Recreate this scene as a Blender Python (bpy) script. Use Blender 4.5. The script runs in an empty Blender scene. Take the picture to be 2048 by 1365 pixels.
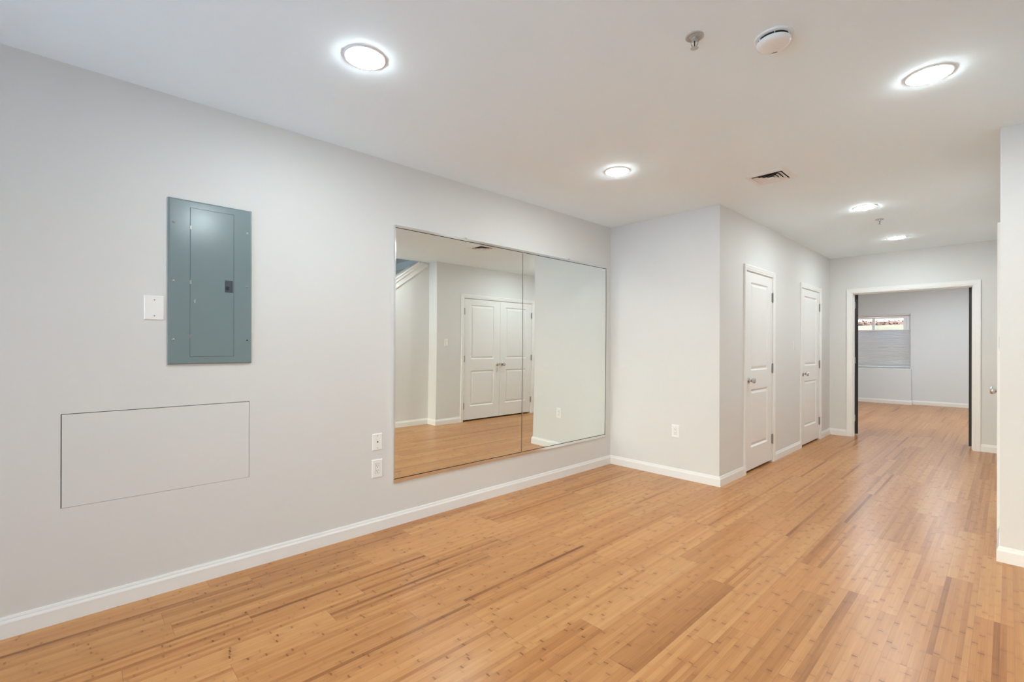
import bpy, math, random
from mathutils import Vector, Matrix
random.seed(7)
C = bpy.context.scene.collection
PI = math.pi
H = 2.603            # ceiling height
YA = 4.353           # alcove wall
XH = 1.196           # hall wall
YF = 8.219           # far wall
XR = 2.987           # right wall (closet)
YS = 4.068           # return of the right wall
XS = 3.20            # stair wall
YB = 13.97           # bedroom end wall
XO = 4.20            # outer wall
YR = -2.50           # rear wall

# ------------------------------------------------------------------ materials
def srgb(r, g, b):
    def f(c):
        c /= 255.0
        return c/12.92 if c <= 0.04045 else ((c+0.055)/1.055)**2.4
    return (f(r), f(g), f(b), 1.0)

class NT:
    """small node-graph helper"""
    def __init__(s, mat):
        mat.use_nodes = True
        s.t = mat.node_tree
        s.t.nodes.clear()
        s.out = s.t.nodes.new('ShaderNodeOutputMaterial')
    def new(s, typ, **kw):
        n = s.t.nodes.new(typ)
        for k, v in kw.items(): setattr(n, k, v)
        return n
    def link(s, a, b): s.t.links.new(a, b)
    def put(s, sock, v):
        if hasattr(v, 'is_linked') or isinstance(v, bpy.types.NodeSocket): s.link(v, sock)
        else: sock.default_value = v
    def math(s, op, a, b=None, c=None, clamp=False):
        n = s.new('ShaderNodeMath', operation=op, use_clamp=clamp)
        s.put(n.inputs[0], a)
        if b is not None: s.put(n.inputs[1], b)
        if c is not None: s.put(n.inputs[2], c)
        return n.outputs[0]
    def ss(s, v, lo, hi, a=0.0, b=1.0):
        n = s.new('ShaderNodeMapRange', interpolation_type='SMOOTHSTEP')
        s.put(n.inputs[0], v); s.put(n.inputs[1], lo); s.put(n.inputs[2], hi)
        s.put(n.inputs[3], a); s.put(n.inputs[4], b)
        return n.outputs[0]
    def xyz(s, x, y, z=0.0):
        n = s.new('ShaderNodeCombineXYZ')
        s.put(n.inputs[0], x); s.put(n.inputs[1], y); s.put(n.inputs[2], z)
        return n.outputs[0]
    def white(s, v):
        n = s.new('ShaderNodeTexWhiteNoise', noise_dimensions='3D')
        s.link(v, n.inputs['Vector'])
        return n.outputs['Value']
    def noise(s, v, scale, detail=2.0, rough=0.5):
        n = s.new('ShaderNodeTexNoise', noise_dimensions='3D')
        if v is not None: s.link(v, n.inputs['Vector'])
        n.inputs['Scale'].default_value = scale
        n.inputs['Detail'].default_value = detail
        n.inputs['Roughness'].default_value = rough
        return n.outputs['Fac']
    def mix(s, f, a, b, blend='MIX'):
        n = s.new('ShaderNodeMix', data_type='RGBA', blend_type=blend)
        s.put(n.inputs[0], f); s.put(n.inputs[6], a); s.put(n.inputs[7], b)
        return n.outputs[2]
    def bsdf(s, **kw):
        n = s.new('ShaderNodeBsdfPrincipled')
        for k, v in kw.items(): s.put(n.inputs[k.replace('_', ' ')], v)
        s.link(n.outputs[0], s.out.inputs[0])
        return n

def mat(name, col, rough=0.5, metal=0.0, spec=0.5, var=0.0, vscale=6.0, bump=0.0, bscale=200.0):
    m = bpy.data.materials.new(name)
    t = NT(m)
    tc = t.new('ShaderNodeTexCoord').outputs['Object']
    c = col
    if var:
        f = t.noise(tc, vscale, 3.0)
        lo = tuple(x*(1-var) for x in col[:3])+(1,)
        hi = tuple(min(1, x*(1+var)) for x in col[:3])+(1,)
        c = t.mix(f, lo, hi)
    b = t.bsdf(Base_Color=c, Roughness=rough, Metallic=metal)
    b.inputs['Specular IOR Level'].default_value = spec
    if bump:
        bn = t.new('ShaderNodeBump'); bn.inputs['Strength'].default_value = bump
        bn.inputs['Distance'].default_value = 0.001
        t.link(t.noise(tc, bscale, 2.0), bn.inputs['Height'])
        t.link(bn.outputs[0], b.inputs['Normal'])
    return m

M = {}
M['wall'] = mat('off_white_wall_paint', (0.700, 0.688, 0.664, 1), 0.55, spec=0.25, var=0.012, vscale=1.5, bump=0.06, bscale=260)
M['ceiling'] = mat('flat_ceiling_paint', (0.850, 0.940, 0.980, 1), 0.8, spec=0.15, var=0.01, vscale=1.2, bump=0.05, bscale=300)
M['bedroom'] = mat('grey_bedroom_paint', (0.73, 0.755, 0.77, 1), 0.6, spec=0.2, var=0.012, vscale=1.5)
M['stair'] = mat('shade_toned_stairwell_paint', (0.44, 0.415, 0.37, 1), 0.7, spec=0.2, var=0.02)  # stairwell shade put into the colour, warmed against the blue bounce
M['trim'] = mat('white_semigloss_trim', (0.815, 0.80, 0.775, 1), 0.28, spec=0.45, var=0.008, vscale=4)
M['door'] = mat('white_door_paint', (0.79, 0.777, 0.752, 1), 0.34, spec=0.4, var=0.008, vscale=4)
M['plate'] = mat('white_plastic_plate', (0.86, 0.845, 0.815, 1), 0.25, spec=0.5, var=0.006, vscale=20)
M['dark'] = mat('dark_void', (0.012, 0.012, 0.012, 1), 0.9, spec=0.1, var=0.1)
M['sprinkler'] = mat('grey_plated_sprinkler', (0.50, 0.49, 0.46, 1), 0.35, metal=0.25, var=0.06, vscale=60)
M['slot'] = mat('slot_black', (0.03, 0.03, 0.03, 1), 0.7, spec=0.2, var=0.1)
M['panel'] = mat('blue_grey_enamel_steel', srgb(118, 134, 137), 0.20, spec=0.75, var=0.03, vscale=9, bump=0.05, bscale=150)
M['latch'] = mat('charcoal_latch_plastic', srgb(62, 70, 78), 0.4, var=0.05)
M['chrome'] = mat('polished_chrome', (0.80, 0.80, 0.79, 1), 0.10, metal=1.0, var=0.02, vscale=30)
M['nickel'] = mat('satin_nickel', (0.62, 0.61, 0.585, 1), 0.17, metal=1.0, var=0.05, vscale=60)
M['hinge'] = mat('dull_nickel_hinge', (0.36, 0.355, 0.33, 1), 0.35, metal=1.0, var=0.06, vscale=60)
M['brass'] = mat('brassy_screw_steel', (0.50, 0.49, 0.44, 1), 0.3, metal=1.0, var=0.05, vscale=80)
M['black'] = mat('black_painted_wood', srgb(38, 37, 36), 0.45, spec=0.4, var=0.1, vscale=12)
M['vinyl'] = mat('white_window_vinyl', (0.88, 0.88, 0.90, 1), 0.3, var=0.01)
M['concrete'] = mat('yellowed_concrete', srgb(190, 183, 164), 0.85, spec=0.2, var=0.18, vscale=5, bump=0.3, bscale=40)
M['leaf'] = mat('dry_brown_leaves', srgb(84, 58, 46), 0.8, spec=0.2, var=0.35, vscale=18)
M['soil'] = mat('dark_leaf_mould', srgb(66, 49, 42), 0.95, spec=0.1, var=0.4, vscale=14, bump=0.5, bscale=30)
M['scratch'] = mat('bare_scratched_steel', srgb(205, 212, 214), 0.4, var=0.03)

M['patio'] = mat('added_bounce_paving', (0.23, 0.40, 0.54, 1), 0.9, spec=0.2, var=0.08, vscale=3)  # added bounce surface, blue to cool the light on the ceiling

def mirror_mat():
    m = bpy.data.materials.new('silvered_mirror_glass'); t = NT(m)
    tc = t.new('ShaderNodeTexCoord').outputs['Object']
    f = t.noise(tc, 0.8, 1.0)
    c = t.mix(f, (0.865, 0.892, 0.862, 1), (0.872, 0.898, 0.870, 1))
    t.bsdf(Base_Color=c, Metallic=1.0, Roughness=0.0)
    return m
M['mirror'] = mirror_mat()

def glass_mat():
    m = bpy.data.materials.new('window_pane_glass'); t = NT(m)
    fr = t.new('ShaderNodeFresnel'); fr.inputs[0].default_value = 1.45
    tr = t.new('ShaderNodeBsdfTransparent'); tr.inputs[0].default_value = (0.95, 0.97, 0.96, 1)
    gl = t.new('ShaderNodeBsdfGlossy'); gl.inputs['Roughness'].default_value = 0.0
    mx = t.new('ShaderNodeMixShader')
    t.link(fr.outputs[0], mx.inputs[0]); t.link(tr.outputs[0], mx.inputs[1]); t.link(gl.outputs[0], mx.inputs[2])
    t.link(mx.outputs[0], t.out.inputs[0])
    return m
M['glass'] = glass_mat()

def lens_mat(name, strength, col):
    m = bpy.data.materials.new(name); t = NT(m)
    tc = t.new('ShaderNodeTexCoord').outputs['Object']
    f = t.noise(tc, 3.0, 1.0)
    e = t.new('ShaderNodeEmission')
    t.link(t.mix(f, col, tuple(c*0.98 for c in col[:3])+(1,)), e.inputs[0])
    e.inputs[1].default_value = strength
    t.link(e.outputs[0], t.out.inputs[0])
    return m
LAMP = 26.0
M['lens2'] = lens_mat('added_bedroom_lens', LAMP*1.8, (0.85, 0.975, 1.05, 1))  # stronger glow for the unseen lamps added to brighten the bedroom
M['lens'] = lens_mat('lit_downlight_lens', LAMP, (0.875, 0.99, 1.035, 1))

def shade_mat():
    m = bpy.data.materials.new('cellular_shade_fabric'); t = NT(m)
    tc = t.new('ShaderNodeTexCoord').outputs['Object']
    f = t.noise(tc, 40.0, 2.0)
    c = t.mix(f, (0.90, 0.90, 0.92, 1), (0.93, 0.93, 0.95, 1))
    d = t.new('ShaderNodeBsdfDiffuse'); t.link(c, d.inputs[0])
    l = t.new('ShaderNodeBsdfTranslucent'); t.link(c, l.inputs[0])
    mx = t.new('ShaderNodeMixShader'); mx.inputs[0].default_value = 0.42
    t.link(d.outputs[0], mx.inputs[1]); t.link(l.outputs[0], mx.inputs[2])
    t.link(mx.outputs[0], t.out.inputs[0])
    return m
M['shade'] = shade_mat()

def floor_mat():
    m = bpy.data.materials.new('horizontal_bamboo_planks'); t = NT(m)
    tc = t.new('ShaderNodeTexCoord').outputs['Object']
    sp = t.new('ShaderNodeSeparateXYZ'); t.link(tc, sp.inputs[0])
    x, y = sp.outputs[0], sp.outputs[1]
    PW, PL, NS = 0.1275, 0.965, 6.0
    r = t.math('DIVIDE', t.math('SUBTRACT', x, 0.1085-20*PW), PW)
    i = t.math('FLOOR', r); fr = t.math('FRACT', r)
    rr = t.white(t.xyz(i, 3.7, 1.1))
    yy = t.math('ADD', t.math('DIVIDE', y, PL), t.math('MULTIPLY_ADD', rr, 7.3, 40.0))
    j = t.math('FLOOR', yy); fy = t.math('FRACT', yy)
    pr = t.white(t.xyz(i, j, 5.3))
    pr2 = t.white(t.xyz(j, i, 9.9))
    rs = t.math('MULTIPLY', r, NS)
    s = t.math('FLOOR', rs); fs = t.math('FRACT', rs)
    sr = t.white(t.xyz(s, j, 2.2))
    sr2 = t.white(t.xyz(s, j, 8.8))
    # long grain, different in every strip
    gv = t.xyz(t.math('MULTIPLY', x, 260.0), t.math('MULTIPLY', y, 3.0), t.math('MULTIPLY', sr2, 60.0))
    g1 = t.noise(gv, 1.0, 3.0, 0.6)
    gv2 = t.xyz(t.math('MULTIPLY', x, 55.0), t.math('MULTIPLY', y, 1.6), t.math('MULTIPLY', sr2, 37.0))
    g2 = t.noise(gv2, 1.0, 2.0, 0.5)
    # tone: 0 dark .. 1 light ; a few planks and strips are much darker
    tone = t.math('ADD', 0.60, t.math('MULTIPLY', t.math('SUBTRACT', pr, 0.5), 0.23))
    tone = t.math('ADD', tone, t.math('MULTIPLY', t.math('SUBTRACT', sr, 0.5), 0.17))
    g3 = t.noise(t.xyz(t.math('MULTIPLY', s, 3.17), t.math('MULTIPLY', y, 1.3), t.math('MULTIPLY', x, 9.0)), 1.0, 2.0, 0.5)
    dk = t.math('MULTIPLY', t.math('MULTIPLY', t.math('POWER', sr2, 6.0), t.math('MULTIPLY_ADD', pr2, 0.46, 0.10)), t.ss(g3, 0.25, 0.65, 0.25, 1.15))
    tone = t.math('SUBTRACT', tone, dk)
    dk2 = t.math('MULTIPLY', t.math('POWER', pr2, 9.0), 0.075)
    tone = t.math('SUBTRACT', tone, dk2)
    tone = t.math('ADD', tone, t.math('MULTIPLY', t.math('SUBTRACT', g1, 0.5), 0.34))
    tone = t.math('ADD', tone, t.math('MULTIPLY', t.math('SUBTRACT', g2, 0.5), 0.32))
    rp = t.new('ShaderNodeValToRGB'); t.link(tone, rp.inputs[0])
    e = rp.color_ramp.elements
    e[0].position = 0.0; e[0].color = srgb(124, 73, 32)
    e[1].position = 1.0; e[1].color = srgb(207, 159, 104)
    for p, c in ((0.3, srgb(159, 104, 54)), (0.55, srgb(183, 127, 74)), (0.75, srgb(194, 142, 88))):
        k = e.new(p); k.color = c
    col = rp.outputs[0]
    # bamboo knuckles: one short dark band across a strip every 20 cm or so
    NP = 0.205
    n = t.math('ADD', t.math('DIVIDE', y, NP), t.math('MULTIPLY_ADD', sr, 9.1, 60.0))
    kk = t.math('FLOOR', n); fn = t.math('FRACT', n)
    kr = t.white(t.xyz(s, kk, 4.4)); kr2 = t.white(t.xyz(kk, s, 6.1))
    cen = t.math('MULTIPLY_ADD', kr, 0.5, 0.25)
    wob = t.noise(t.xyz(t.math('MULTIPLY', x, 150.0), t.math('MULTIPLY', y, 40.0), 0.0), 1.0, 2.0)
    d = t.math('MULTIPLY', t.math('SUBTRACT', fn, cen), NP)
    d = t.math('ADD', d, t.math('MULTIPLY', t.math('SUBTRACT', wob, 0.5), 0.012))
    d = t.math('ABSOLUTE', d)
    inten = t.math('MULTIPLY_ADD', t.math('POWER', kr2, 2.2), 0.62, 0.14)
    core = t.math('MULTIPLY', t.ss(d, 0.0002, 0.0062, 1.0, 0.0), inten)
    halo = t.math('MULTIPLY', t.ss(d, 0.0, 0.042, 0.36, 0.0), inten)
    edge = t.ss(t.math('ABSOLUTE', t.math('SUBTRACT', fs, t.math('MULTIPLY_ADD', kr, 0.3, 0.35))), 0.40, 0.66, 1.0, 0.0)
    node = t.math('MULTIPLY', t.math('ADD', core, halo), edge, clamp=True)
    col = t.mix(node, col, srgb(118, 66, 24))
    # plank seams and butt ends
    sx = t.math('MULTIPLY', t.math('MINIMUM', fr, t.math('SUBTRACT', 1.0, fr)), PW)
    sy = t.math('MULTIPLY', t.math('MINIMUM', fy, t.math('SUBTRACT', 1.0, fy)), PL)
    col = t.mix(t.math('MULTIPLY', t.white(t.xyz(j, 2.5, i)), 0.55), col, t.mix(1.0, col, (1.03, 0.955, 0.88, 1), 'MULTIPLY'))
    seam = t.math('MAXIMUM', t.ss(sx, 0.0003, 0.0012, 0.32, 0.0), t.ss(sy, 0.0004, 0.0016, 0.42, 0.0))
    col = t.mix(seam, col, srgb(96, 60, 32))
    b = t.bsdf(Base_Color=col)
    b.inputs['Specular IOR Level'].default_value = 0.42
    t.link(t.math('MULTIPLY_ADD', g2, 0.08, 0.27), b.inputs['Roughness'])
    return m
M['floor'] = floor_mat()

# ------------------------------------------------------------------ mesh helpers
class MB:
    def __init__(s): s.v = []; s.f = []; s.m = []; s.cur = 0
    def add(s, vs, fs):
        o = len(s.v); s.v += [tuple(p) for p in vs]
        for f in fs: s.f.append(tuple(o+k for k in f)); s.m.append(s.cur)
        return s
    def box(s, x0, x1, y0, y1, z0, z1):
        return s.add([(x0,y0,z0),(x1,y0,z0),(x1,y1,z0),(x0,y1,z0),(x0,y0,z1),(x1,y0,z1),(x1,y1,z1),(x0,y1,z1)],
                     [(0,3,2,1),(4,5,6,7),(0,1,5,4),(1,2,6,5),(2,3,7,6),(3,0,4,7)])
    def prism(s, poly, fn, a, b):
        """poly of 2-D points swept from a to b; fn(u, v, w) gives the 3-D point"""
        n = len(poly)
        vs = [fn(u, v, a) for u, v in poly]+[fn(u, v, b) for u, v in poly]
        fs = [tuple(range(n-1, -1, -1)), tuple(range(n, 2*n))]
        fs += [(k, (k+1) % n, n+(k+1) % n, n+k) for k in range(n)]
        return s.add(vs, fs)
    def lathe(s, prof, fn, n=32, cap0=True, cap1=True):
        """prof: (radius, height); fn(x, y, h) gives the 3-D point"""
        vs = []; fs = []
        for r, h in prof:
            for k in range(n):
                a = 2*PI*k/n
                vs.append(fn(r*math.cos(a), r*math.sin(a), h))
        for q in range(len(prof)-1):
            for k in range(n):
                k2 = (k+1) % n
                fs.append((q*n+k, q*n+k2, (q+1)*n+k2, (q+1)*n+k))
        if cap0: fs.append(tuple(range(n-1, -1, -1)))
        if cap1: fs.append(tuple((len(prof)-1)*n+k for k in range(n)))
        return s.add(vs, fs)
    def tube(s, pts, r, n=10):
        vs = []; fs = []
        for q, p in enumerate(pts):
            p = Vector(p)
            a = Vector(pts[max(q-1, 0)]); b = Vector(pts[min(q+1, len(pts)-1)])
            d = (b-a).normalized()
            u = d.cross(Vector((0, 0, 1)))
            if u.length < 1e-3: u = d.cross(Vector((1, 0, 0)))
            u.normalize(); w = d.cross(u)
            for k in range(n):
                t = 2*PI*k/n
                vs.append(p+(u*math.cos(t)+w*math.sin(t))*r)
        for q in range(len(pts)-1):
            for k in range(n):
                k2 = (k+1) % n
                fs.append((q*n+k, q*n+k2, (q+1)*n+k2, (q+1)*n+k))
        fs.append(tuple(range(n-1, -1, -1))); fs.append(tuple((len(pts)-1)*n+k for k in range(n)))
        return s.add(vs, fs)
    def build(s, name, m, parent=None, smooth=False, bevel=0.0, seg=2):
        me = bpy.data.meshes.new(name)
        me.from_pydata(s.v, [], s.f); me.update()
        ms = m if isinstance(m, (list, tuple)) else [m]
        for k in ms: me.materials.append(k)
        if len(ms) > 1:
            for p, q in zip(me.polygons, s.m): p.material_index = q
        import bmesh
        bm = bmesh.new(); bm.from_mesh(me)
        bmesh.ops.recalc_face_normals(bm, faces=bm.faces); bm.to_mesh(me); bm.free()
        o = bpy.data.objects.new(name, me); C.objects.link(o)
        if parent is not None: o.parent = parent
        if smooth:
            for p in me.polygons: p.use_smooth = True
            if hasattr(me, 'set_sharp_from_angle'): me.set_sharp_from_angle(angle=math.radians(40))
        if bevel:
            b = o.modifiers.new('soft_edges', 'BEVEL'); b.width = bevel; b.segments = seg
            b.limit_method = 'ANGLE'; b.angle_limit = math.radians(50)
        return o

def tag(o, label=None, cat=None, group=None, kind=None):
    if label: o['label'] = label
    if cat: o['category'] = cat
    if group: o['group'] = group
    if kind: o['kind'] = kind
    return o
def thing(name, loc, rz=0.0, label=None, cat=None, group=None, kind=None):
    o = bpy.data.objects.new(name, None); C.objects.link(o)
    o.location = loc; o.rotation_euler = (0, 0, rz); o.empty_display_size = 0.05
    return tag(o, label, cat, group, kind)
def dup(root, loc, rz, label):
    r = root.copy(); C.objects.link(r); r.location = loc; r.rotation_euler = (0, 0, rz); r['label'] = label
    for ch in list(root.children):
        c = ch.copy(); C.objects.link(c); c.parent = r
        for g in list(ch.children):
            d = g.copy(); C.objects.link(d); d.parent = c
    return r
def S(mb, name, m, label, cat, **kw):
    return tag(mb.build(name, m, **kw), label, cat, kind='structure')
UP = lambda x, y, h: (x, y, h)
DOWN = lambda x, y, h: (x, -y, -h)
FRONT = lambda x, y, h: (x, -h, y)          # lathe axis towards local -y

# ------------------------------------------------------------------ room shell
S(MB().box(-0.12, XO+0.12, YR-0.12, YB+0.35, -0.10, 0.0), 'floor', M['floor'],
  'glossy honey bamboo plank floor running through hall and bedroom', 'floor')
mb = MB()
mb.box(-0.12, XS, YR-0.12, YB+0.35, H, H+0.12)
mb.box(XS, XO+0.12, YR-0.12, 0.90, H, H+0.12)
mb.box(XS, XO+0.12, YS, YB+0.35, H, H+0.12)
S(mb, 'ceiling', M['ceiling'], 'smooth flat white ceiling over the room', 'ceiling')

# left wall, with the pocket behind the access hatch
ay0, ay1, az0, az1 = -0.027, 0.7615, 0.5245, 0.9645
mb = MB()
mb.box(-0.12, 0, YR-0.12, ay0, 0, H); mb.box(-0.12, 0, ay1, YB+0.35, 0, H)
mb.box(-0.12, 0, ay0, ay1, 0, az0); mb.box(-0.12, 0, ay0, ay1, az1, H)
mb.box(-0.12, -0.045, ay0, ay1, az0, az1)
S(mb, 'wall_left', M['wall'], 'long off white wall carrying electrical panel and mirror', 'wall')
S(MB().box(0.0, XH, YA, YA+0.11, 0, H), 'wall_alcove', M['wall'],
  'short off white wall facing the camera beside the mirror', 'wall')

def wall_x(name, x0, x1, y0, y1, holes, m, label, zt=H):
    """wall in a plane of constant x with door openings (ya, yb, top)"""
    mb = MB(); y = y0
    for a, b, t in holes:
        mb.box(x0, x1, y, a, 0, zt); mb.box(x0, x1, a, b, t, zt); y = b
    mb.box(x0, x1, y, y1, 0, zt)
    return S(mb, name, m, label, 'wall')
D1 = (4.985, 5.745, 2.057); D2 = (6.835, 7.650, 2.047); D3 = (4.595, 6.128, 2.057)
JT = 0.021                                   # jamb thickness plus gap
wall_x('wall_hall', XH-0.11, XH, YA+0.11, YF, [(D1[0]-JT, D1[1]+JT, D1[2]+JT), (D2[0]-JT, D2[1]+JT, D2[2]+JT)],
       M['wall'], 'off white hall wall with two narrow white doors')
wall_x('wall_right', XR, XR+0.11, YS+0.11, YF, [(D3[0]-JT, D3[1]+JT, D3[2]+JT)], M['wall'],
       'off white wall with closet doors seen in the mirror')
S(MB().box(XR, XO, YS, YS+0.11, 0, H), 'wall_return', M['wall'], 'narrow wall end at the right edge of the picture', 'wall')
# far wall with the double doorway
FX0, FX1, FT = 1.478, 2.714, 2.060
mb = MB()
mb.box(0.0, FX0-0.018, YF, YF+0.12, 0, H); mb.box(FX1+0.018, XO, YF, YF+0.12, 0, H)
mb.box(FX0-0.018, FX1+0.018, YF, YF+0.12, FT+0.018, H)
S(mb, 'wall_far', M['wall'], 'off white wall around the open doorway at the hall end', 'wall')
# stair wall with sloping top
SL = 0.74; zc = lambda y: 2.235+SL*(y-3.42)
ytop = 3.42+(H-2.235)/SL
poly = [(0.95, 0.0), (YS, 0.0), (YS, H), (ytop, H), (0.95, zc(0.95))]
S(MB().prism(poly, lambda u, v, w: (w, u, v), XS, XS+0.10), 'wall_stairs', M['wall'],
  'off white wall under the sloping stair cap', 'wall')
mb = MB()
nrm = (-SL/math.hypot(1, SL), 1/math.hypot(1, SL)); tdir = (nrm[1], -nrm[0])
def slope_pt(y, d): return (y-nrm[0]*d*0, zc(y)-d)
ya = 0.97
yb2 = ytop
mb.prism([(ya, zc(ya)-0.145), (yb2+0.14, zc(yb2+0.14)-0.145), (yb2-0.002, H-0.002), (ya, zc(ya))], lambda u, v, w: (w, u, v), XS-0.016, XS)
mb.prism([(ya, zc(ya)-0.05), (yb2+0.03, zc(yb2+0.03)-0.05), (yb2-0.02, zc(yb2-0.02)), (ya, zc(ya))], lambda u, v, w: (w, u, v), XS-0.030, XS-0.016)
mb.prism([(ya, zc(ya)+0.002), (yb2-0.045, zc(yb2-0.045)+0.002), (yb2-0.045, zc(yb2-0.045)+0.030), (ya, zc(ya)+0.030)], lambda u, v, w: (w, u, v), XS-0.040, XS+0.125)
S(mb, 'trim_1', M['trim'], 'white sloping cap board along the stair wall', 'trim')
GX0, GX1, GT = 0.30, 3.12, 2.20
mb = MB()
mb.box(-0.12, GX0, YR-0.12, YR, 0, H); mb.box(GX1, XO+0.12, YR-0.12, YR, 0, H); mb.box(GX0, GX1, YR-0.12, YR, GT, H)
S(mb, 'wall_rear', M['wall'], 'off white wall behind the camera around the added glazed patio doors', 'wall')
S(MB().box(-9.0, 13.0, YR-9.0, YR-0.121, -0.12, -0.02), 'patio', M['patio'], 'added blue light-bouncing patio outside the rear glazing', 'patio')  # added out of view to bounce sunlight up onto the ceiling
S(MB().box(XO, XO+0.12, YR, YF+0.12, 0, H), 'wall_outer', M['stair'], 'outer wall of the stairwell, coloured dark for its shade', 'wall')
# upper part of the stairwell
mb = MB()
mb.box(XS-0.12, XS, 0.78, YS+0.12, H+0.12, 4.4); mb.box(XO, XO+0.12, 0.78, YS+0.12, H, 4.4)
mb.box(XS, XO, 0.78, 0.90, H+0.12, 4.4); mb.box(XS, XO, YS, YS+0.12, H+0.12, 4.4)
mb.box(XS-0.12, XO+0.12, 0.78, YS+0.12, 4.4, 4.5)
S(mb, 'wall_stairwell', M['wall'], 'off white upper walls of the stairwell', 'wall')
S(MB().box(XO-0.014, XO, 0.92, YS-0.002, 2.60, 2.628), 'trim_2', M['trim'], 'white trim band on the stairwell wall', 'trim')
# bedroom
WX0, WX1, WZ0, WZ1 = 0.095, 1.480, 0.802, 2.070
mb = MB()
mb.box(0.0, WX0, YB, YB+0.22, 0, H); mb.box(WX1, XO, YB, YB+0.22, 0, H)
mb.box(WX0, WX1, YB, YB+0.22, 0, WZ0); mb.box(WX0, WX1, YB, YB+0.22, WZ1, H)
S(mb, 'wall_bedroom', M['bedroom'], 'grey end wall of the bedroom around the window', 'wall')
S(MB().box(0.0, 1.510, 13.80, YB, 0, 0.795), 'wall_ledge', M['bedroom'], 'grey low ledge wall under the bedroom window', 'wall', bevel=0.004)
S(MB().box(XO, XO+0.12, YF+0.12, YB+0.35, 0, H), 'wall_bedroom_right', M['bedroom'], 'grey bedroom wall on the right', 'wall')

# ------------------------------------------------------------------ baseboards (mitred sweeps, one object per wall run)
BP = [(0, 0), (0.014, 0), (0.014, 0.066), (0.0125, 0.070), (0.0085, 0.078), (0.008, 0.083), (0.0045, 0.092), (0, 0.092)]
def base_run(name, a, b, na, nb, label, m='trim'):
    """a, b: wall points; na, nb: offset of the section per unit thickness at each end"""
    vs = []
    for (px, py), (nx, ny) in ((a, na), (b, nb)):
        for d, z in BP: vs.append((px+nx*d, py+ny*d, z))
    n = len(BP)
    fs = [(k, (k+1) % n, n+(k+1) % n, n+k) for k in range(n)]+[tuple(range(n-1, -1, -1)), tuple(range(n, 2*n))]
    return S(MB().add(vs, fs), name, M[m], label, 'baseboard')
CW = 0.063
base_run('baseboard_left', (0, YR), (0, YA), (1, 0), (1, -1), 'white baseboard along the left wall')
base_run('baseboard_alcove', (0, YA), (XH, YA), (1, -1), (1, -1), 'white baseboard on the wall beside the mirror')
base_run('baseboard_hall_near', (XH, YA), (XH, D1[0]-CW), (1, -1), (1, 0), 'short white baseboard before the nearer hall door')
base_run('baseboard_hall_middle', (XH, D1[1]+CW), (XH, D2[0]-CW), (1, 0), (1, 0), 'white baseboard between the two hall doors')
base_run('baseboard_hall_end', (XH, D2[1]+CW), (XH, YF), (1, 0), (1, -1), 'short white baseboard past the farther hall door')
base_run('baseboard_far_left', (XH, YF), (FX0-0.072, YF), (1, -1), (0, -1), 'white baseboard left of the open doorway')
base_run('baseboard_far_right', (FX1+0.072, YF), (XR, YF), (0, -1), (-1, -1), 'white baseboard right of the open doorway')
base_run('baseboard_right_far', (XR, YF), (XR, D3[1]+CW), (-1, -1), (-1, 0), 'white baseboard past the closet doors')
base_run('baseboard_right_near', (XR, D3[0]-CW), (XR, YS), (-1, 0), (-1, -1), 'white baseboard before the closet doors')
base_run('baseboard_return', (XR, YS), (XS, YS), (-1, -1), (-1, -1), 'white baseboard on the wall end at right')
base_run('baseboard_stairs', (XS, YS), (XS, 0.97), (-1, -1), (-1, 0), 'white baseboard along the stair wall')
base_run('baseboard_ledge', (0, 13.80), (1.510, 13.80), (0, -1), (1, -1), 'white baseboard under the bedroom ledge')
base_run('baseboard_ledge_end', (1.510, 13.80), (1.510, YB), (1, -1), (1, -1), 'white baseboard on the ledge end')
base_run('baseboard_bedroom', (1.510, YB), (XO, YB), (1, -1), (-1, -1), 'white baseboard on the bedroom end wall')

# ------------------------------------------------------------------ doors
def casing(w0, w1, top, cw, name, parent, yoff=0.0, m='trim'):
    prof = [(0, 0), (0, 0.009), (0.003, 0.0105), (0.014, 0.0115), (0.018, 0.014), (cw-0.016, 0.0165), (cw-0.010, 0.018), (cw-0.002, 0.018), (cw, 0.016), (cw, 0)]
    vs = []; n = len(prof)
    for d, t in prof:
        vs += [(w0-d, yoff-t, 0), (w0-d, yoff-t, top+d), (w1+d, yoff-t, top+d), (w1+d, yoff-t, 0)]
    fs = []
    for k in range(n):
        k2 = (k+1) % n
        for q in range(3): fs.append((k*4+q, k*4+q+1, k2*4+q+1, k2*4+q))
    fs.append(tuple(k*4 for k in range(n))); fs.append(tuple(k*4+3 for k in range(n)))
    return MB().add(vs, fs).build(name, M[m], parent)

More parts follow.
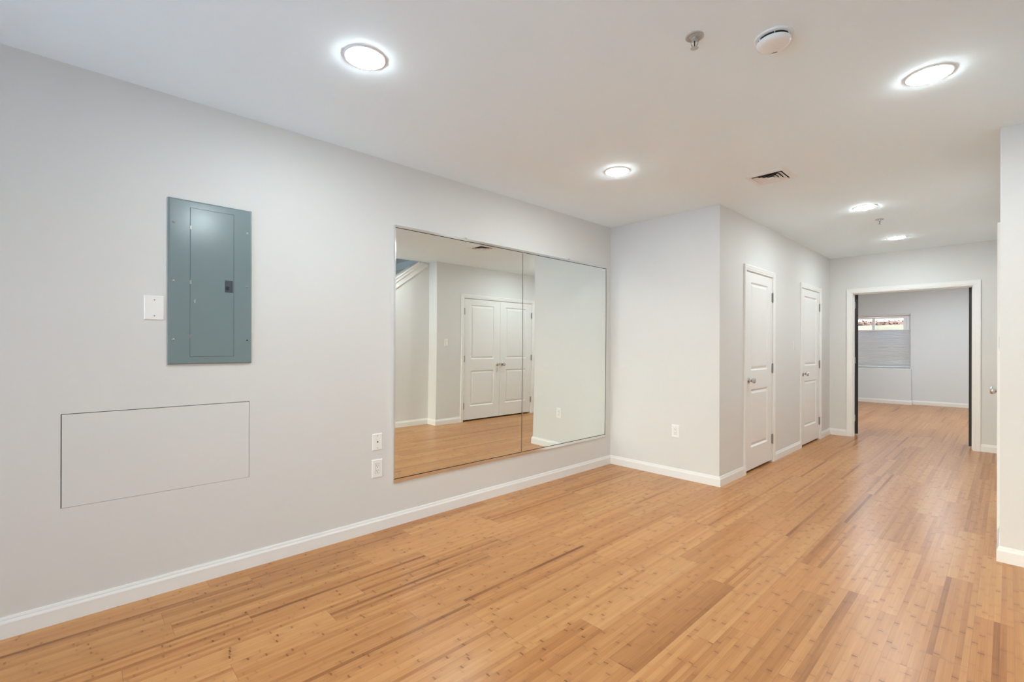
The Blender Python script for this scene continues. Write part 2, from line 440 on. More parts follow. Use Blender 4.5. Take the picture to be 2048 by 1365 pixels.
def slab_mb(W, z0, z1, panels, th=0.035):
    """moulded two-panel door leaf, front at local y=0"""
    mb = MB()
    px0, px1 = panels[0][0], panels[0][1]
    xs = [0, px0, px1, W]; zs = [z0]
    for p in sorted(panels, key=lambda q: q[2]): zs += [p[2], p[3]]
    zs.append(z1)
    for a in range(3):
        for b in range(len(zs)-1):
            x0, x1, y0, y1 = xs[a], xs[a+1], zs[b], zs[b+1]
            if a == 1 and b % 2 == 1:
                rings = [(0, 0), (0.003, 0.0035), (0.013, 0.012), (0.020, 0.012), (0.040, 0.0035), (0.046, 0.003)]
                pr = None
                for o, d in rings:
                    q = [(x0+o, d, y0+o), (x1-o, d, y0+o), (x1-o, d, y1-o), (x0+o, d, y1-o)]
                    if pr: 
                        for k in range(4): mb.add([pr[k], pr[(k+1) % 4], q[(k+1) % 4], q[k]], [(0, 1, 2, 3)])
                    pr = q
                mb.add(pr, [(0, 1, 2, 3)])
            else:
                mb.add([(x0, 0, y0), (x1, 0, y0), (x1, 0, y1), (x0, 0, y1)], [(0, 1, 2, 3)])
    mb.add([(0, 0, z0), (W, 0, z0), (W, th, z0), (0, th, z0), (0, 0, z1), (W, 0, z1), (W, th, z1), (0, th, z1)],
           [(0, 3, 2, 1), (4, 5, 6, 7), (1, 2, 6, 5), (2, 3, 7, 6), (3, 0, 4, 7)])
    return mb

def knob(parent, x, z):
    k = MB().lathe([(0.0315, 0), (0.0315, 0.003), (0.029, 0.007), (0.020, 0.010)], lambda a, b, h: (x+a, -h, z+b), 28).build('knob_rosette', M['nickel'], parent, True)
    prof = [(0.0115, 0.009), (0.0105, 0.022), (0.0125, 0.030), (0.020, 0.036), (0.0262, 0.045), (0.0275, 0.053), (0.0265, 0.060), (0.0215, 0.0655), (0.012, 0.0672)]
    MB().lathe(prof, lambda a, b, h: (x+a, -h, z+b), 28).build('knob', M['nickel'], k, True)
    return k
def hinge(parent, x, z, side, m='hinge', y=0.0):
    mb = MB()
    mb.lathe([(0.0072, -0.051), (0.0072, 0.051)], lambda a, b, h: (x+a, y-0.0075+b, z+h), 14)
    mb.lathe([(0.0045, 0.051), (0.0055, 0.054), (0.003, 0.057)], lambda a, b, h: (x+a, y-0.0075+b, z+h), 14)
    mb.lathe([(0.003, -0.057), (0.0055, -0.054), (0.0045, -0.051)], lambda a, b, h: (x+a, y-0.0075+b, z+h), 14)
    for q in (-0.0306, -0.0102, 0.0102, 0.0306):
        mb.lathe([(0.0074, q-0.0004), (0.0079, q), (0.0074, q+0.0004)], lambda a, b, h: (x+a, y-0.0075+b, z+h), 14)
    mb.box(x-0.017 if side < 0 else x, x if side < 0 else x+0.017, y-0.0016, y+0.0006, z-0.050, z+0.050)
    return mb.build('hinge', M[m], parent, True)

def door(name, loc, rz, W, top, panels, knob_x, hinge_x, label, leaves=1, hz=(1.842, 1.051, 0.259)):
    """local x along the wall, front towards local -y; origin at the left edge of the first leaf"""
    d = thing(name, loc, rz, label, 'door', kind='structure')
    tot = W*leaves+0.003*(leaves-1)
    z0 = 0.024
    g = 0.003; gt = 0.0045
    mb = MB()                                   # jamb lining with stops
    mb.box(-g-0.018, -g, 0.001, 0.11, 0, top+gt); mb.box(tot+g, tot+g+0.018, 0.001, 0.11, 0, top+gt)
    mb.box(-g-0.018, tot+g+0.018, 0.001, 0.11, top+gt, top+gt+0.018)
    mb.box(-g, 0.010, 0.038, 0.072, 0, top+gt); mb.box(tot-0.010, tot+g, 0.038, 0.072, 0, top+gt)
    mb.box(0.010, tot-0.010, 0.038, 0.072, top-0.010, top+gt)
    mb.build('jamb', M['trim'], d)
    casing(-g-0.006, tot+g+0.006, top+gt+0.006, 0.057, 'casing', d)
    for k in range(leaves):
        off = k*(W+0.003)
        mb = slab_mb(W, z0, top, panels)
        mb.v = [(a+off, b, c) for a, b, c in mb.v]
        leaf = mb.build('door_leaf', M['door'], d)
        knob(leaf, off+knob_x[k], 0.945)
        hx, sd = hinge_x[k]
        for z in hz: hinge(leaf, off+hx, z, sd)
    return d
pan = lambda W: [(0.135, W-0.135, 1.045, 1.958), (0.135, W-0.135, 0.250, 0.848)]
W1 = D1[1]-D1[0]; W2 = D2[1]-D2[0]; W3 = (D3[1]-D3[0]-0.003)/2
door('door_1', (XH, D1[0], 0), PI/2, W1, D1[2], pan(W1), [0.066], [(W1+0.002, -1)], 'nearer of the two narrow white hall doors')
door('door_2', (XH, D2[0], 0), PI/2, W2, D2[2], pan(W2), [0.066], [(W2+0.002, -1)], 'farther white hall door next to the open doorway')
door('door_3', (XR, D3[1], 0), -PI/2, W3, D3[2], pan(W3), [W3-0.055, 0.055], [(-0.002, 1), (W3+0.002, -1)],
     'white double closet doors reflected in the mirror', leaves=2)

# open double doorway to the bedroom with dark leaves folded back
d4 = thing('door_4', (0, YF, 0), 0, 'open doorway to the bedroom with dark door leaves folded back', 'door', kind='structure')
casing(FX0-0.006, FX1+0.006, FT+0.006, 0.066, 'casing', d4)
mb = MB()
mb.box(FX0-0.018, FX0, 0.001, 0.122, 0, FT); mb.box(FX1, FX1+0.018, 0.001, 0.122, 0, FT)
mb.box(FX0-0.018, FX1+0.018, 0.001, 0.122, FT, FT+0.018)
mb.box(FX0, FX0+0.010, 0.045, 0.080, 0, FT); mb.box(FX1-0.010, FX1, 0.045, 0.080, 0, FT)
mb.box(FX0+0.010, FX1-0.010, 0.045, 0.080, FT-0.010, FT)
mb.build('jamb', M['trim'], d4)
LW = 0.613
def open_leaf(px, ang, flip):
    # leaf hung on a pin at (px, 0.128); local leaf: x along the leaf, edge at x=0
    mb = slab_mb(LW, 0.030, FT-0.003, [(0.11, LW-0.11, 1.045, 1.958), (0.11, LW-0.11, 0.25, 0.848)], 0.040)
    ca, sa = math.cos(ang), math.sin(ang)
    vs = []
    for a, b, c in mb.v:
        b2 = -b if flip else b
        vs.append((px+a*ca-b2*sa, 0.128+a*sa+b2*ca, c))
    mb.v = vs
    o = mb.build('door_leaf', M['black'], d4)
    o['label'] = 'black painted door leaf swung into the bedroom'
    return o
lf = open_leaf(FX0+0.001, math.radians(108), True)
for z in (1.905, 1.10, 0.26):
    MB().box(FX0-0.001, FX0+0.0035, 0.083, 0.126, z-0.045, z+0.045).lathe([(0.0065, -0.045), (0.0065, 0.045)], lambda a, b, h: (FX0+0.004+a, 0.128+b, z+h), 12).build('hinge', M['chrome'], lf, True)['label'] = 'bright door hinge'
lf = open_leaf(FX1-0.001, math.radians(86), False)
for z in (1.905, 1.10, 0.26):
    MB().box(FX1-0.0035, FX1+0.001, 0.083, 0.126, z-0.045, z+0.045).build('hinge', M['chrome'], lf)['label'] = 'bright door hinge'

# ------------------------------------------------------------------ bedroom window, shade and the well outside
w = thing('window_1', (0, YB, 0), 0, 'white sliding window high in the bedroom end wall', 'window', kind='structure')
mb = MB()
y0, y1 = 0.085, 0.175
for a, b, c, d_ in ((WX0, WX0+0.070, WZ0, WZ1), (WX1-0.070, WX1, WZ0, WZ1)): mb.box(a, b, y0, y1, c, d_)
mb.box(WX0+0.07, WX1-0.07, y0, y1, WZ0, WZ0+0.06); mb.box(WX0+0.07, WX1-0.07, y0, y1, WZ1-0.055, WZ1)
mb.box(WX0+0.07, WX0+0.085, y0+0.02, y1, WZ0+0.06, WZ1-0.055); mb.box(WX1-0.085, WX1-0.07, y0+0.02, y1, WZ0+0.06, WZ1-0.055)
mb.build('window_frame', M['vinyl'], w, bevel=0.003)
xm = 0.787
for (a, b, yy) in ((WX0+0.085, xm+0.028, 0.135), (xm-0.028, WX1-0.085, 0.112)):
    mb = MB(); t_ = 0.052
    zb, zt = WZ0+0.06, WZ1-0.058
    mb.box(a, a+t_, yy, yy+0.022, zb, zt); mb.box(b-t_, b, yy, yy+0.022, zb, zt)
    mb.box(a+t_, b-t_, yy, yy+0.022, zb, zb+0.045); mb.box(a+t_, b-t_, yy, yy+0.022, zt-0.035, zt)
    sash = mb.build('sash', M['vinyl'], w, bevel=0.002)
    MB().box(a+t_, b-t_, yy+0.009, yy+0.013, zb+0.045, zt-0.035).build('pane', M['glass'], sash)
sill = MB().box(WX0+0.002, WX1-0.002, -0.002, 0.085, WZ0-0.002, WZ0+0.012).build('sill', M['trim'], w)

d5 = thing('added_door', (0, YR, 0), 0, 'added glazed sliding patio doors behind the camera', 'door', kind='structure')  # added glazing, admits daylight to even out the ceiling
for k in range(3):
    a = GX0+k*(GX1-GX0)/3; b = GX0+(k+1)*(GX1-GX0)/3; t_ = 0.06
    mb = MB().box(a, a+t_, -0.09, -0.04, 0, GT).box(b-t_, b, -0.09, -0.04, 0, GT).box(a+t_, b-t_, -0.09, -0.04, 0, 0.08).box(a+t_, b-t_, -0.09, -0.04, GT-0.07, GT)
    sash = mb.build('sash', M['vinyl'], d5)
    MB().box(a+t_, b-t_, -0.068, -0.062, 0.08, GT-0.07).build('pane', M['glass'], sash)

sh = thing('window_shade', (0, YB+0.035, WZ0+0.03), 0, 'pleated white cellular shade lowered from the top of the bedroom window', 'window shade')
z0, z1 = 0.022, 1.690-WZ0-0.03
n = 44
pts = []
for k in range(2*n+1):
    z = z0+(z1-z0)*k/(2*n)
    amp = 0.0085
    if k > 0 and k < 10: z += random.uniform(-0.004, 0.004)
    pts.append((-amp if k % 2 else amp, z))
xa, xb = WX0+0.010, WX1-0.010
vs = []; fs = []
for q, (yy, z) in enumerate(pts): vs += [(xa, yy-0.008, z), (xb, yy-0.008, z)]
o = len(vs)
for q, (yy, z) in enumerate(pts): vs += [(xa, 0.014-yy, z), (xb, 0.014-yy, z)]
for q in range(len(pts)-1):
    fs.append((2*q, 2*q+1, 2*q+3, 2*q+2)); fs.append((o+2*q+2, o+2*q+3, o+2*q+1, o+2*q))
MB().add(vs, fs).build('pleated_fabric', M['shade'], sh)
MB().box(xa, xb, -0.022, 0.022, z1, z1+0.022).build('top_rail', M['vinyl'], sh, bevel=0.003)
MB().box(xa, xb, -0.022, 0.022, 0.0, 0.022).build('bottom_rail', M['vinyl'], sh, bevel=0.003)
for xx in (xa+0.18, xb-0.18): MB().tube([(xx, 0.003, z1+0.022), (xx, 0.003, WZ1-WZ0-0.06)], 0.0009, 6).build('lift_cord', M['vinyl'], sh)
MB().box(xa, xb, -0.020, 0.022, WZ1-WZ0-0.03-0.028, WZ1-WZ0-0.03-0.002).build('head_rail', M['vinyl'], sh, bevel=0.003)

mb = MB()
mb.box(-1.6, 3.2, 14.98, 15.20, -0.1, 1.862)
mb.box(-1.6, 3.2, 14.19, 14.98, -0.1, 0.35)
mb.box(-1.72, -1.6, 14.19, 15.2, -0.1, 1.862); mb.box(3.2, 3.32, 14.19, 15.2, -0.1, 1.862)
S(mb, 'wall_window_well', M['concrete'], 'yellowed concrete retaining wall outside the bedroom window', 'wall')
# ground beyond, with dry leaves
vs = []; fs = []; nx, ny = 60, 26
gz = lambda x, y: 1.875+0.110*min(1, max(0, (y-15.2)/0.45))+0.018*math.sin(7.3*x+2.1*y)*math.sin(5.1*y+1.7*x)+0.012*math.sin(19*x+3*y)
for b in range(ny+1):
    for a in range(nx+1):
        x = -3.0+7.0*a/nx; y = 15.2+3.6*b/ny
        vs.append((x, y, gz(x, y)))
for b in range(ny):
    for a in range(nx): k = b*(nx+1)+a; fs.append((k, k+1, k+nx+2, k+nx+1))
tag(MB().add(vs, fs).build('ground', M['soil'], smooth=True), 'dark ground beyond the window well', 'ground', kind='structure')
mb = MB()
for k in range(900):
    x = random.uniform(-1.5, 3.0); y = 15.225+random.random()**2*1.25
    z = gz(x, max(y, 15.2))+random.uniform(0.0, 0.028)
    a = random.uniform(0, 2*PI); s = random.uniform(0.02, 0.045); ti = random.uniform(-0.7, 0.7); tj = random.uniform(-0.7, 0.7)
    u = Vector((math.cos(a), math.sin(a), ti)); v = Vector((-math.sin(a), math.cos(a), tj))
    p = Vector((x, y, z))
    q = [p-u*s, p+v*s*0.45+Vector((0, 0, 0.006)), p+u*s, p-v*s*0.45+Vector((0, 0, 0.004))]
    mb.add(q, [(0, 1, 2, 3)])
tag(mb.build('leaf_litter', M['leaf']), 'dry brown leaves piled on the wall outside the bedroom window', 'leaves', kind='stuff')

# ------------------------------------------------------------------ electrical panel
ep = thing('electrical_panel', (0, 0.3755, 1.186), 0, 'blue grey steel breaker panel set in the left wall', 'electrical panel')
PW_, PH_ = 0.394, 0.877
dy0, dy1, dz0, dz1 = 0.095, 0.3025, 0.040, 0.840
X0, X1 = 0.0035, 0.0125
mb = MB()
q = 0.007                                     # folded rim slopes back to the wall
for a, b, c, d_ in ((q, dy0, q, PH_-q), (dy1, PW_-q, q, PH_-q), (dy0, dy1, q, dz0), (dy0, dy1, dz1, PH_-q)):
    mb.box(X0, X1, a, b, c, d_)
vs = [(X1, q, q), (X1, PW_-q, q), (X1, PW_-q, PH_-q), (X1, q, PH_-q), (X1-0.003, 0, 0), (X1-0.003, PW_, 0), (X1-0.003, PW_, PH_), (X1-0.003, 0, PH_),
      (-0.001, 0, 0), (-0.001, PW_, 0), (-0.001, PW_, PH_), (-0.001, 0, PH_)]
mb.add(vs, [(k, (k+1) % 4, 4+(k+1) % 4, 4+k) for k in range(4)]+[(4+k, 4+(k+1) % 4, 8+(k+1) % 4, 8+k) for k in range(4)])
mb.box(-0.001, X0-0.0002, 0.004, PW_-0.004, 0.004, PH_-0.004)
mb.build('cover', M['panel'], ep)
MB().box(X0, X0+0.001, dy0, dy1, dz0, dz1).build('backing', M['dark'], ep)
g = 0.0010
dr = MB().box(X0+0.001, X1+0.0012, dy0+g, dy1-g, dz0+g, dz1-g).build('panel_door', M['panel'], ep, bevel=0.0012)
lt = MB().box(X1, X1+0.0045, dy1-0.044, dy1-0.005, 0.399, 0.466).build('latch', M['latch'], dr, bevel=0.002)
MB().box(X1+0.0040, X1+0.0052, dy1-0.040, dy1-0.024, 0.411, 0.430).build('latch_recess', M['slot'], dr)
MB().add([(X1+0.0014, 0.113, 0.345), (X1+0.0014, 0.1142, 0.345), (X1+0.0014, 0.1185, 0.330), (X1+0.0014, 0.1172, 0.330)], [(0, 1, 2, 3)]).add(
    [(X1+0.0014, 0.1195, 0.353), (X1+0.0014, 0.1203, 0.353), (X1+0.0014, 0.1185, 0.330), (X1+0.0014, 0.1175, 0.330)], [(0, 1, 2, 3)]).build('scratch', M['scratch'], dr)
for z in (0.733, 0.440, 0.148):
    MB().box(X1-0.002, X1+0.0022, dy0-0.0012, dy0+0.0065, z-0.010, z+0.010).build('hinge_tab', M['hinge'], ep, bevel=0.001)
for yy, z in ((0.023, 0.749), (0.023, 0.440), (0.023, 0.131), (0.369, 0.746), (0.369, 0.439)):
    mb = MB().lathe([(0.0056, 0.0), (0.0056, 0.0012), (0.0042, 0.0026), (0.0015, 0.0031)], lambda a, b, h: (X1+h, yy+a, z+b), 16)
    sc = mb.build('screw', M['brass'], ep, True)
    MB().box(X1+0.0026, X1+0.0036, yy-0.0042, yy+0.0042, z-0.0007, z+0.0007).build('slot', M['slot'], sc)
MB().lathe([(0.0042, 0.0), (0.0042, 0.0006)], lambda a, b, h: (X1+h, 0.3705+a, 0.131+b), 16).build('screw_hole', M['slot'], ep)

# access hatch
ah = thing('access_hatch', (0, ay0, az0), 0, 'flush white access hatch outlined by a thin dark gap low on the left wall', 'hatch')
MB().box(-0.018, 0.0008, 0.0032, ay1-ay0-0.0022, 0.0015, az1-az0-0.0032).build('hatch_cover', M['wall'], ah)
MB().box(-0.0445, -0.020, 0.001, ay1-ay0-0.001, 0.001, az1-az0-0.001).build('backing', M['dark'], ah)

# ------------------------------------------------------------------ wall plates (local front towards -y)
def plate_mb(w, h, t=0.0055):
    mb = MB(); o = 0.004
    vs = []
    for (e, d) in ((0, 0), (0, 0.002), (o, t)):
        vs += [(-w/2+e, -d, e), (w/2-e, -d, e), (w/2-e, -d, h-e), (-w/2+e, -d, h-e)]
    fs = [(0, 1, 2, 3)]
    for q in (0, 1):
        fs += [(q*4+k, q*4+(k+1) % 4, q*4+4+(k+1) % 4, q*4+4+k) for k in range(4)]
    fs.append((8, 9, 10, 11))
    return mb.add(vs, fs)
def plate_screw(p, x, z, t=0.0055, slot=True):
    s_ = MB().lathe([(0.0034, 0), (0.0034, 0.0006), (0.0022, 0.0012)], lambda a, b, h: (x+a, -t-h, z+b), 14).build('screw', M['hinge'], p, True)
def outlet(loc, rz, label, w=0.080, h=0.126):
    p = thing('outlet', loc, rz, label, 'outlet', 'wall outlets')
    plate_mb(w, h).build('cover_plate', M['plate'], p)
    MB().box(-0.0172, 0.0172, -0.0062, -0.004, h/2-0.0342, h/2+0.0342).build('insert_gap', M['slot'], p)
    body = MB().box(-0.0164, 0.0164, -0.0078, -0.004, h/2-0.0333, h/2+0.0333).build('receptacle', M['plate'], p, bevel=0.0008)
    mb = MB()
    for q in (-0.0175, 0.0175):
        c = h/2+q
        mb.box(-0.0078, -0.0052, -0.0081, -0.0070, c-0.001, c+0.0085)
        mb.box(0.0052, 0.0074, -0.0081, -0.0070, c, c+0.0075)
        mb.lathe([(0.0029, 0.0070), (0.0029, 0.0081)], lambda a, b, hh: (a, -hh, c-0.0075+b), 12)
    mb.build('slots', M['slot'], body)
    return p
outlet((0.0, 1.563, 0.371), PI/2, 'white power outlet low on the left wall beneath the cable plate')
outlet((0.766, YA, 0.393), 0, 'white power outlet on the short wall right of the mirror')
# cable plate
cp = thing('cable_plate', (0.0, 1.5635, 0.5615), PI/2, 'white plate with a small black cable jack above the outlet left of the mirror', 'wall plate')
plate_mb(0.073, 0.115).build('cover_plate', M['plate'], cp)
plate_screw(cp, 0, 0.100); plate_screw(cp, 0, 0.015)
MB().lathe([(0.0062, 0), (0.0062, 0.0015), (0.0048, 0.0015), (0.0048, 0.005)], lambda a, b, h: (a, -0.0055-h, 0.0575+b), 6).build('cable_jack', M['nickel'], cp)
MB().lathe([(0.0040, 0.0), (0.0040, 0.0055)], lambda a, b, h: (a, -0.0055-h, 0.0575+b), 14).build('jack_hole', M['slot'], cp)
# blank plate
bp = thing('blank_plate', (0.0, 0.318, 1.4165), PI/2, 'plain white blank wall plate just left of the breaker panel', 'wall plate')
plate_mb(0.082, 0.126).build('cover_plate', M['plate'], bp)
plate_screw(bp, 0.002, 0.104); plate_screw(bp, 0.002, 0.022)
# switches
def switch(loc, rz, label):
    p = thing('light_switch', loc, rz, label, 'light switch', 'light switches')
    plate_mb(0.072, 0.116).build('cover_plate', M['plate'], p)
    MB().box(-0.0172, 0.0172, -0.0062, -0.004, 0.058-0.0342, 0.058+0.0342).build('insert_gap', M['slot'], p)
    mb = MB(); z0, z1 = 0.058-0.0333, 0.058+0.0333
    mb.prism([(-0.004, z0), (-0.0098, z0), (-0.0066, 0.058), (-0.0082, z1), (-0.004, z1)], lambda u, v, w_: (w_, u, v), -0.0162, 0.0162)
    mb.build('rocker', M['plate'], p)
    return p
switch((XH, 6.545, 1.257), PI/2, 'white rocker light switch on the hall wall between the two doors')
switch((XR, 4.245, 1.260), -PI/2, 'white rocker light switch beside the closet doors, seen in the mirror')

# ------------------------------------------------------------------ wall mirror
mr = thing('wall_mirror', (0.0, 1.690, 0.309), 0, 'large frameless wall mirror of two panes held in chrome channels', 'mirror')
MY, MZ = 2.557, 1.845                        # overall size
def glass_x(z):                              # the tall sheets bow very slightly off the wall
    zz = z+0.309
    return 0.0185-(zz-1.72)**2/150.0
def pane(ya, yb):
    n = 40; vs = []; fs = []
    za, zb = 0.012, MZ-0.012
    for k in range(n+1):
        z = za+(zb-za)*k/n; x = glass_x(z)
        vs += [(x, ya, z), (x, yb, z), (x-0.004, ya, z), (x-0.004, yb, z)]
    for k in range(n):
        o = 4*k
        fs += [(o, o+1, o+5, o+4), (o+2, o+6, o+7, o+3), (o, o+4, o+6, o+2), (o+1, o+3, o+7, o+5)]
    fs += [(0, 2, 3, 1), (4*n, 4*n+1, 4*n+3, 4*n+2)]
    o = MB().add(vs, fs).build('mirror_pane', M['mirror'], mr)
    for p in o.data.polygons:
        if abs(p.normal.x) > 0.9: p.use_smooth = True
    if hasattr(o.data, 'set_sharp_from_angle'): o.data.set_sharp_from_angle(angle=math.radians(30))
    return o
pane(0.006, 1.2805); pane(1.2855, MY-0.006)
# channels: thin lip in front of the glass, a dark gap line above it
ch = MB().box(0.0, 0.0115, 0.0, MY, 0.0, 0.004).box(0.0088, 0.0115, 0.0, MY, 0.004, 0.024).build('bottom_channel', M['chrome'], mr)
MB().box(0.0070, 0.0112, 0.002, MY-0.002, 0.0240, 0.0265).build('channel_gasket', M['slot'], ch)
ch = MB().box(0.0, 0.0225, 0.0, MY, MZ-0.004, MZ).box(0.0195, 0.0225, 0.0, MY, MZ-0.018, MZ-0.004).build('top_channel', M['chrome'], mr)
MB().box(0.0180, 0.0222, 0.002, MY-0.002, MZ-0.0205, MZ-0.0180).build('channel_gasket', M['slot'], ch)
def side_trim(y0, y1, name, lip):
    n = 30; vs = []; fs = []
    for k in range(n+1):
        z = MZ*k/n; x = glass_x(z)+0.0025
        vs += [(0.0, y0, z), (x, y0, z), (x, y1, z), (0.0, y1, z)]
    for k in range(n):
        o = 4*k
        for q in range(4): fs.append((o+q, o+(q+1) % 4, o+4+(q+1) % 4, o+4+q))
    fs += [(0, 1, 2, 3), (4*n, 4*n+1, 4*n+2, 4*n+3)]
    return MB().add(vs, fs).build(name, M['chrome'], mr)
side_trim(-0.001, 0.007, 'side_trim', 0); side_trim(MY-0.005, MY+0.001, 'side_trim', 0)
cs = side_trim(1.2785, 1.2875, 'centre_strip', 0)
def gasket(y0, y1, par):
    n = 20; vs = []; fs = []
    for k in range(n+1):
        z = 0.03+(MZ-0.06)*k/n; x = glass_x(z)
        vs += [(x-0.001, y0, z), (x+0.0012, y0, z), (x+0.0012, y1, z), (x-0.001, y1, z)]
    for k in range(n):
        o = 4*k
        for q in range(4): fs.append((o+q, o+(q+1) % 4, o+4+(q+1) % 4, o+4+q))
    MB().add(vs, fs).build('gasket', M['slot'], par)
gasket(1.2765, 1.2783, cs); gasket(1.2877, 1.2892, cs); gasket(MY-0.0085, MY-0.005, cs)
for yy in (0.635, 1.925):
    mb = MB().box(0.0, 0.020, yy-0.010, yy+0.010, MZ, MZ+0.010).tube([(0.021, yy-0.006, MZ+0.006), (0.024, yy, MZ-0.004), (0.021, yy+0.006, MZ+0.006)], 0.0016, 8)
    mb.build('mirror_clip', M['chrome'], mr)

# ------------------------------------------------------------------ ceiling fixtures
def downlight(loc, label):
    d = thing('downlight', loc, 0, label, 'ceiling light', 'recessed downlights')
    ring = [(0.0805, 0.0), (0.0812, 0.0035), (0.084, 0.0042), (0.090, 0.0036), (0.0955, 0.0018), (0.0960, 0.0)]
    MB().lathe(ring, lambda a, b, h: (a, b, -h), 64, False, False).build('trim_ring', M['trim'], d, True)
    R = 0.0803
    lens = [(R, 0.0), (R, 0.0053)]+[(R*math.cos(t*PI/2), 0.0053+0.0074*math.sin(t*PI/2)) for t in (0.15, 0.35, 0.55, 0.75, 0.92)]
    MB().lathe(lens, lambda a, b, h: (a, b, -h), 64).build('lens', M['lens'], d, True)
    return d
dl = downlight((1.000, 0.983, H), 'lit round downlight nearest the camera, above the left wall')
for (x, y), lab in (((1.003, 2.991), 'lit round downlight in front of the mirror and alcove'),
                    ((2.757, 3.024), 'lit round downlight at the upper right, past the smoke detector'),
                    ((2.094, 5.437), 'lit round downlight over the hall before the far sprinkler'),
                    ((2.097, 7.212), 'lit round downlight at the hall end, farthest from the camera'),
                    ((2.757, 0.990), 'lit round downlight right above the camera'),
                    ((1.20, 10.30), 'added unseen downlight brightening the bedroom at left'),
                    ((3.00, 10.30), 'added unseen downlight brightening the bedroom at right'),
                    ((2.10, 12.40), 'added unseen downlight brightening the bedroom near the window')):
    q = dup(dl, (x, y, H), 0, lab)
    if y > YF:  # bedroom lamps are added out of view and burn brighter
        for c in q.children:
            if c.name.startswith('lens'):
                c.data = c.data.copy(); c.data.materials[0] = M['lens2']

def sprinkler(loc, rz, label):
    s_ = thing('sprinkler_head', loc, rz, label, 'sprinkler', 'ceiling sprinklers')
    prof = [(0.037, 0.0), (0.037, 0.003), (0.034, 0.005), (0.031, 0.005), (0.027, 0.002), (0.022, 0.001), (0.018, 0.005), (0.012, 0.006)]
    MB().lathe(prof, lambda a, b, h: (a, b, -h), 40, False, True).build('escutcheon', M['sprinkler'], s_, True)
    MB().lathe([(0.0115, 0.004), (0.0115, 0.010), (0.0135, 0.011), (0.0135, 0.017), (0.007, 0.020)], lambda a, b, h: (a, b, -h), 12).build('body', M['sprinkler'], s_)
    mb = MB()
    for q in (-1, 1): mb.tube([(q*0.010, 0, -0.014), (q*0.0145, 0, -0.022), (q*0.0125, 0, -0.034), (q*0.005, 0, -0.046), (0, 0, -0.050)], 0.0024, 8)
    mb.build('frame_arms', M['sprinkler'], s_, True)
    MB().lathe([(0.0022, 0.018), (0.0026, 0.030), (0.0022, 0.044)], lambda a, b, h: (a, b, -h), 10).build('glass_bulb', M['leaf'], s_, True)
    mb = MB(); n = 16; vs = []; fs = []
    for z in (-0.050, -0.0515):
        for k in range(2*n):
            a = PI*k/n; r = 0.0165 if k % 2 else 0.0125
            vs.append((r*math.cos(a), r*math.sin(a), z))
    N = 2*n
    fs = [tuple(range(N)), tuple(range(2*N-1, N-1, -1))]+[(k, (k+1) % N, N+(k+1) % N, N+k) for k in range(N)]
    mb.add(vs, fs).build('deflector', M['sprinkler'], s_)
    return s_
sp = sprinkler((2.105, 1.930, H), 0.5, 'chrome ceiling sprinkler beside the smoke detector')
dup(sp, (2.110, 6.051, H), 0.9, 'small chrome ceiling sprinkler between the two far downlights')

sd = thing('smoke_detector', (2.334, 2.180, H), 0, 'round white smoke detector on the ceiling', 'smoke detector')
MB().lathe([(0.074, 0.0), (0.074, 0.006), (0.071, 0.0085), (0.060, 0.0085)], lambda a, b, h: (a, b, -h), 56).build('mounting_base', M['plate'], sd, True)
MB().lathe([(0.060, 0.006), (0.0605, 0.0185)], lambda a, b, h: (a, b, -h), 56, False, False).build('vent_gap', M['slot'], sd, True)
prof = [(0.0640, 0.0185), (0.0660, 0.0205), (0.0655, 0.026), (0.062, 0.033), (0.054, 0.038), (0.040, 0.041), (0.020, 0.0425), (0.004, 0.043)]
body = MB().lathe(prof, lambda a, b, h: (a, b, -h), 56).build('body', M['plate'], sd, True)
for k in range(6):                          # ribs bridging the gap
    a = 2*PI*k/6-1.20
    c, s_ = math.cos(a), math.sin(a)
    u = Vector((c, s_, 0)); v = Vector((-s_, c, 0))
    p = [u*0.059+v*0.0012, u*0.0655+v*0.0012, u*0.0655-v*0.0012, u*0.059-v*0.0012]
    MB().add([(q.x, q.y, -0.008) for q in p]+[(q.x, q.y, -0.0195) for q in p], [(0, 1, 2, 3), (4, 5, 6, 7), (0, 1, 5, 4), (1, 2, 6, 5), (2, 3, 7, 6), (3, 0, 4, 7)]).build('rib', M['plate'], sd)
mb = MB()
to = Vector((3.023-2.334, -2.180, 0)).normalized(); sd_r = Vector((-to.y, to.x, 0))
for k in range(4):                          # sounder slots facing the camera side
    c = to*-0.047+sd_r*(-0.004+0.0052*k)
    mb.tube([tuple(c+to*-0.004+sd_r*0.0025+Vector((0, 0, -0.0386))), tuple(c+to*0.004-sd_r*0.0025+Vector((0, 0, -0.0408)))], 0.0012, 6)
mb.build('sounder_slots', M['slot'], sd)
MB().lathe([(0.006, 0.0405), (0.006, 0.0425)], lambda a, b, h: (a+to.x*0.022+sd_r.x*0.02, b+to.y*0.022+sd_r.y*0.02, -h), 20).build('test_button', M['plate'], sd)

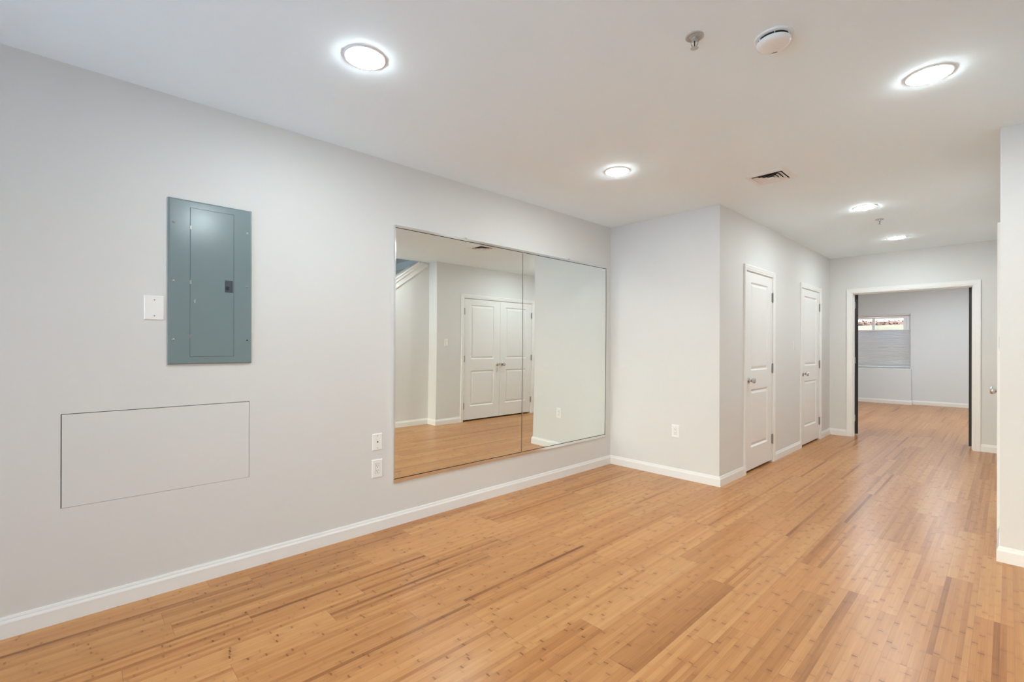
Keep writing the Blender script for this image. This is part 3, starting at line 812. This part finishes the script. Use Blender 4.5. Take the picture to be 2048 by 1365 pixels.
# square ceiling register with nested louvres
vt = thing('ceiling_vent', (1.757, 3.944, H), 0, 'white square ceiling vent with nested louvres', 'ceiling vent')
def sq_ring(a, za, b, zb, t=0.0012):
    """square frustum band from half-size a at depth za to half-size b at depth zb"""
    vs = []
    for h_, z in ((a, za), (b, zb), (b-t, zb-0.0002), (a-t, za-0.0002)):
        vs += [(-h_, -h_, -z), (h_, -h_, -z), (h_, h_, -z), (-h_, h_, -z)]
    fs = []
    for q in range(4):
        q2 = (q+1) % 4
        for k in range(4): fs.append((q*4+k, q*4+(k+1) % 4, q2*4+(k+1) % 4, q2*4+k))
    return vs, fs
mb = MB()
HS = 0.146
for A in ((HS, 0.0, HS, 0.003, 0.002), (HS, 0.003, 0.108, 0.009, 0.001)):
    mb.add(*sq_ring(*A))
mb.build('frame', M['trim'], vt)
MB().box(-0.107, 0.107, -0.107, 0.107, -0.0012, -0.0002).build('dark_duct', M['dark'], vt)
for a, b in ((0.072, 0.100), (0.048, 0.074), (0.024, 0.050)):
    mb = MB().add(*sq_ring(a, 0.0015, b, 0.0125, 0.0012)); mb.build('louvre', M['trim'], vt)
MB().box(-0.026, 0.026, -0.026, 0.026, -0.0120, -0.0105).build('centre_plate', M['trim'], vt)
for q in (-1, 1):
    MB().lathe([(0.0035, 0.0), (0.0025, 0.0012)], lambda a, b, h: (a+q*0.126, b, -0.0055-h), 10).build('screw', M['hinge'], vt)

# ------------------------------------------------------------------ world, camera, view
wd = bpy.data.worlds.new('overcast_sky'); bpy.context.scene.world = wd
wd.use_nodes = True
nt = wd.node_tree; nt.nodes.clear()
wo = nt.nodes.new('ShaderNodeOutputWorld'); bg = nt.nodes.new('ShaderNodeBackground')
sk = nt.nodes.new('ShaderNodeTexSky'); sk.sky_type = 'NISHITA'
sk.sun_disc = False; sk.sun_elevation = math.radians(42); sk.sun_rotation = math.radians(200)
sk.air_density = 1.2; sk.dust_density = 2.5
nt.links.new(sk.outputs[0], bg.inputs[0]); bg.inputs[1].default_value = 0.13
nt.links.new(bg.outputs[0], wo.inputs[0])

sun = bpy.data.lights.new('sun', 'SUN'); so = bpy.data.objects.new('sun', sun); C.objects.link(so)  # lights the added patio, whose bounce brightens the ceiling
sun.energy = 5.4; sun.angle = math.radians(0.6); sun.color = (0.84, 0.92, 1.0)
so.rotation_euler = Vector((0.80, -0.10, -1.25)).to_track_quat('-Z', 'Y').to_euler()

cam = bpy.data.cameras.new('camera'); co = bpy.data.objects.new('camera', cam); C.objects.link(co)
cam.sensor_width = 36.0; cam.sensor_fit = 'HORIZONTAL'
cam.lens = 36.0*938.356/2048.0
cam.shift_y = 12.294/2048.0
cam.clip_start = 0.02
yaw, pitch, roll = 0.813946, 0.00032, 0.0020715
F = Vector((-math.sin(yaw)*math.cos(pitch), math.cos(yaw)*math.cos(pitch), math.sin(pitch)))
R = Vector((math.cos(yaw), math.sin(yaw), 0)); U = R.cross(F)
R2 = R*math.cos(roll)+U*math.sin(roll); U2 = U*math.cos(roll)-R*math.sin(roll)
mx = Matrix((R2, U2, -F)).transposed().to_4x4(); mx.translation = Vector((3.0231, 0, 1.28))
co.matrix_world = mx
sc = bpy.context.scene
sc.camera = co
sc.view_settings.view_transform = 'Standard'; sc.view_settings.look = 'None'
sc.view_settings.gamma = 1.0; sc.view_settings.exposure = 3.18
sc.view_settings.use_curve_mapping = False
cy = sc.cycles
cy.max_bounces = 11; cy.diffuse_bounces = 7; cy.glossy_bounces = 5; cy.transmission_bounces = 6; cy.transparent_max_bounces = 8
cy.caustics_reflective = True; cy.caustics_refractive = False
cy.blur_glossy = 0.0; cy.sample_clamp_indirect = 0.0
cy.use_guiding = True; cy.use_surface_guiding = True; cy.guiding_training_samples = 64
cy.use_denoising = True; cy.denoiser = 'OPENIMAGEDENOISE'
try:
    cy.denoising_input_passes = 'RGB_ALBEDO_NORMAL'; cy.denoising_prefilter = 'ACCURATE'
except Exception: pass
cy.use_adaptive_sampling = True; cy.adaptive_threshold = 0.012; cy.adaptive_min_samples = 24
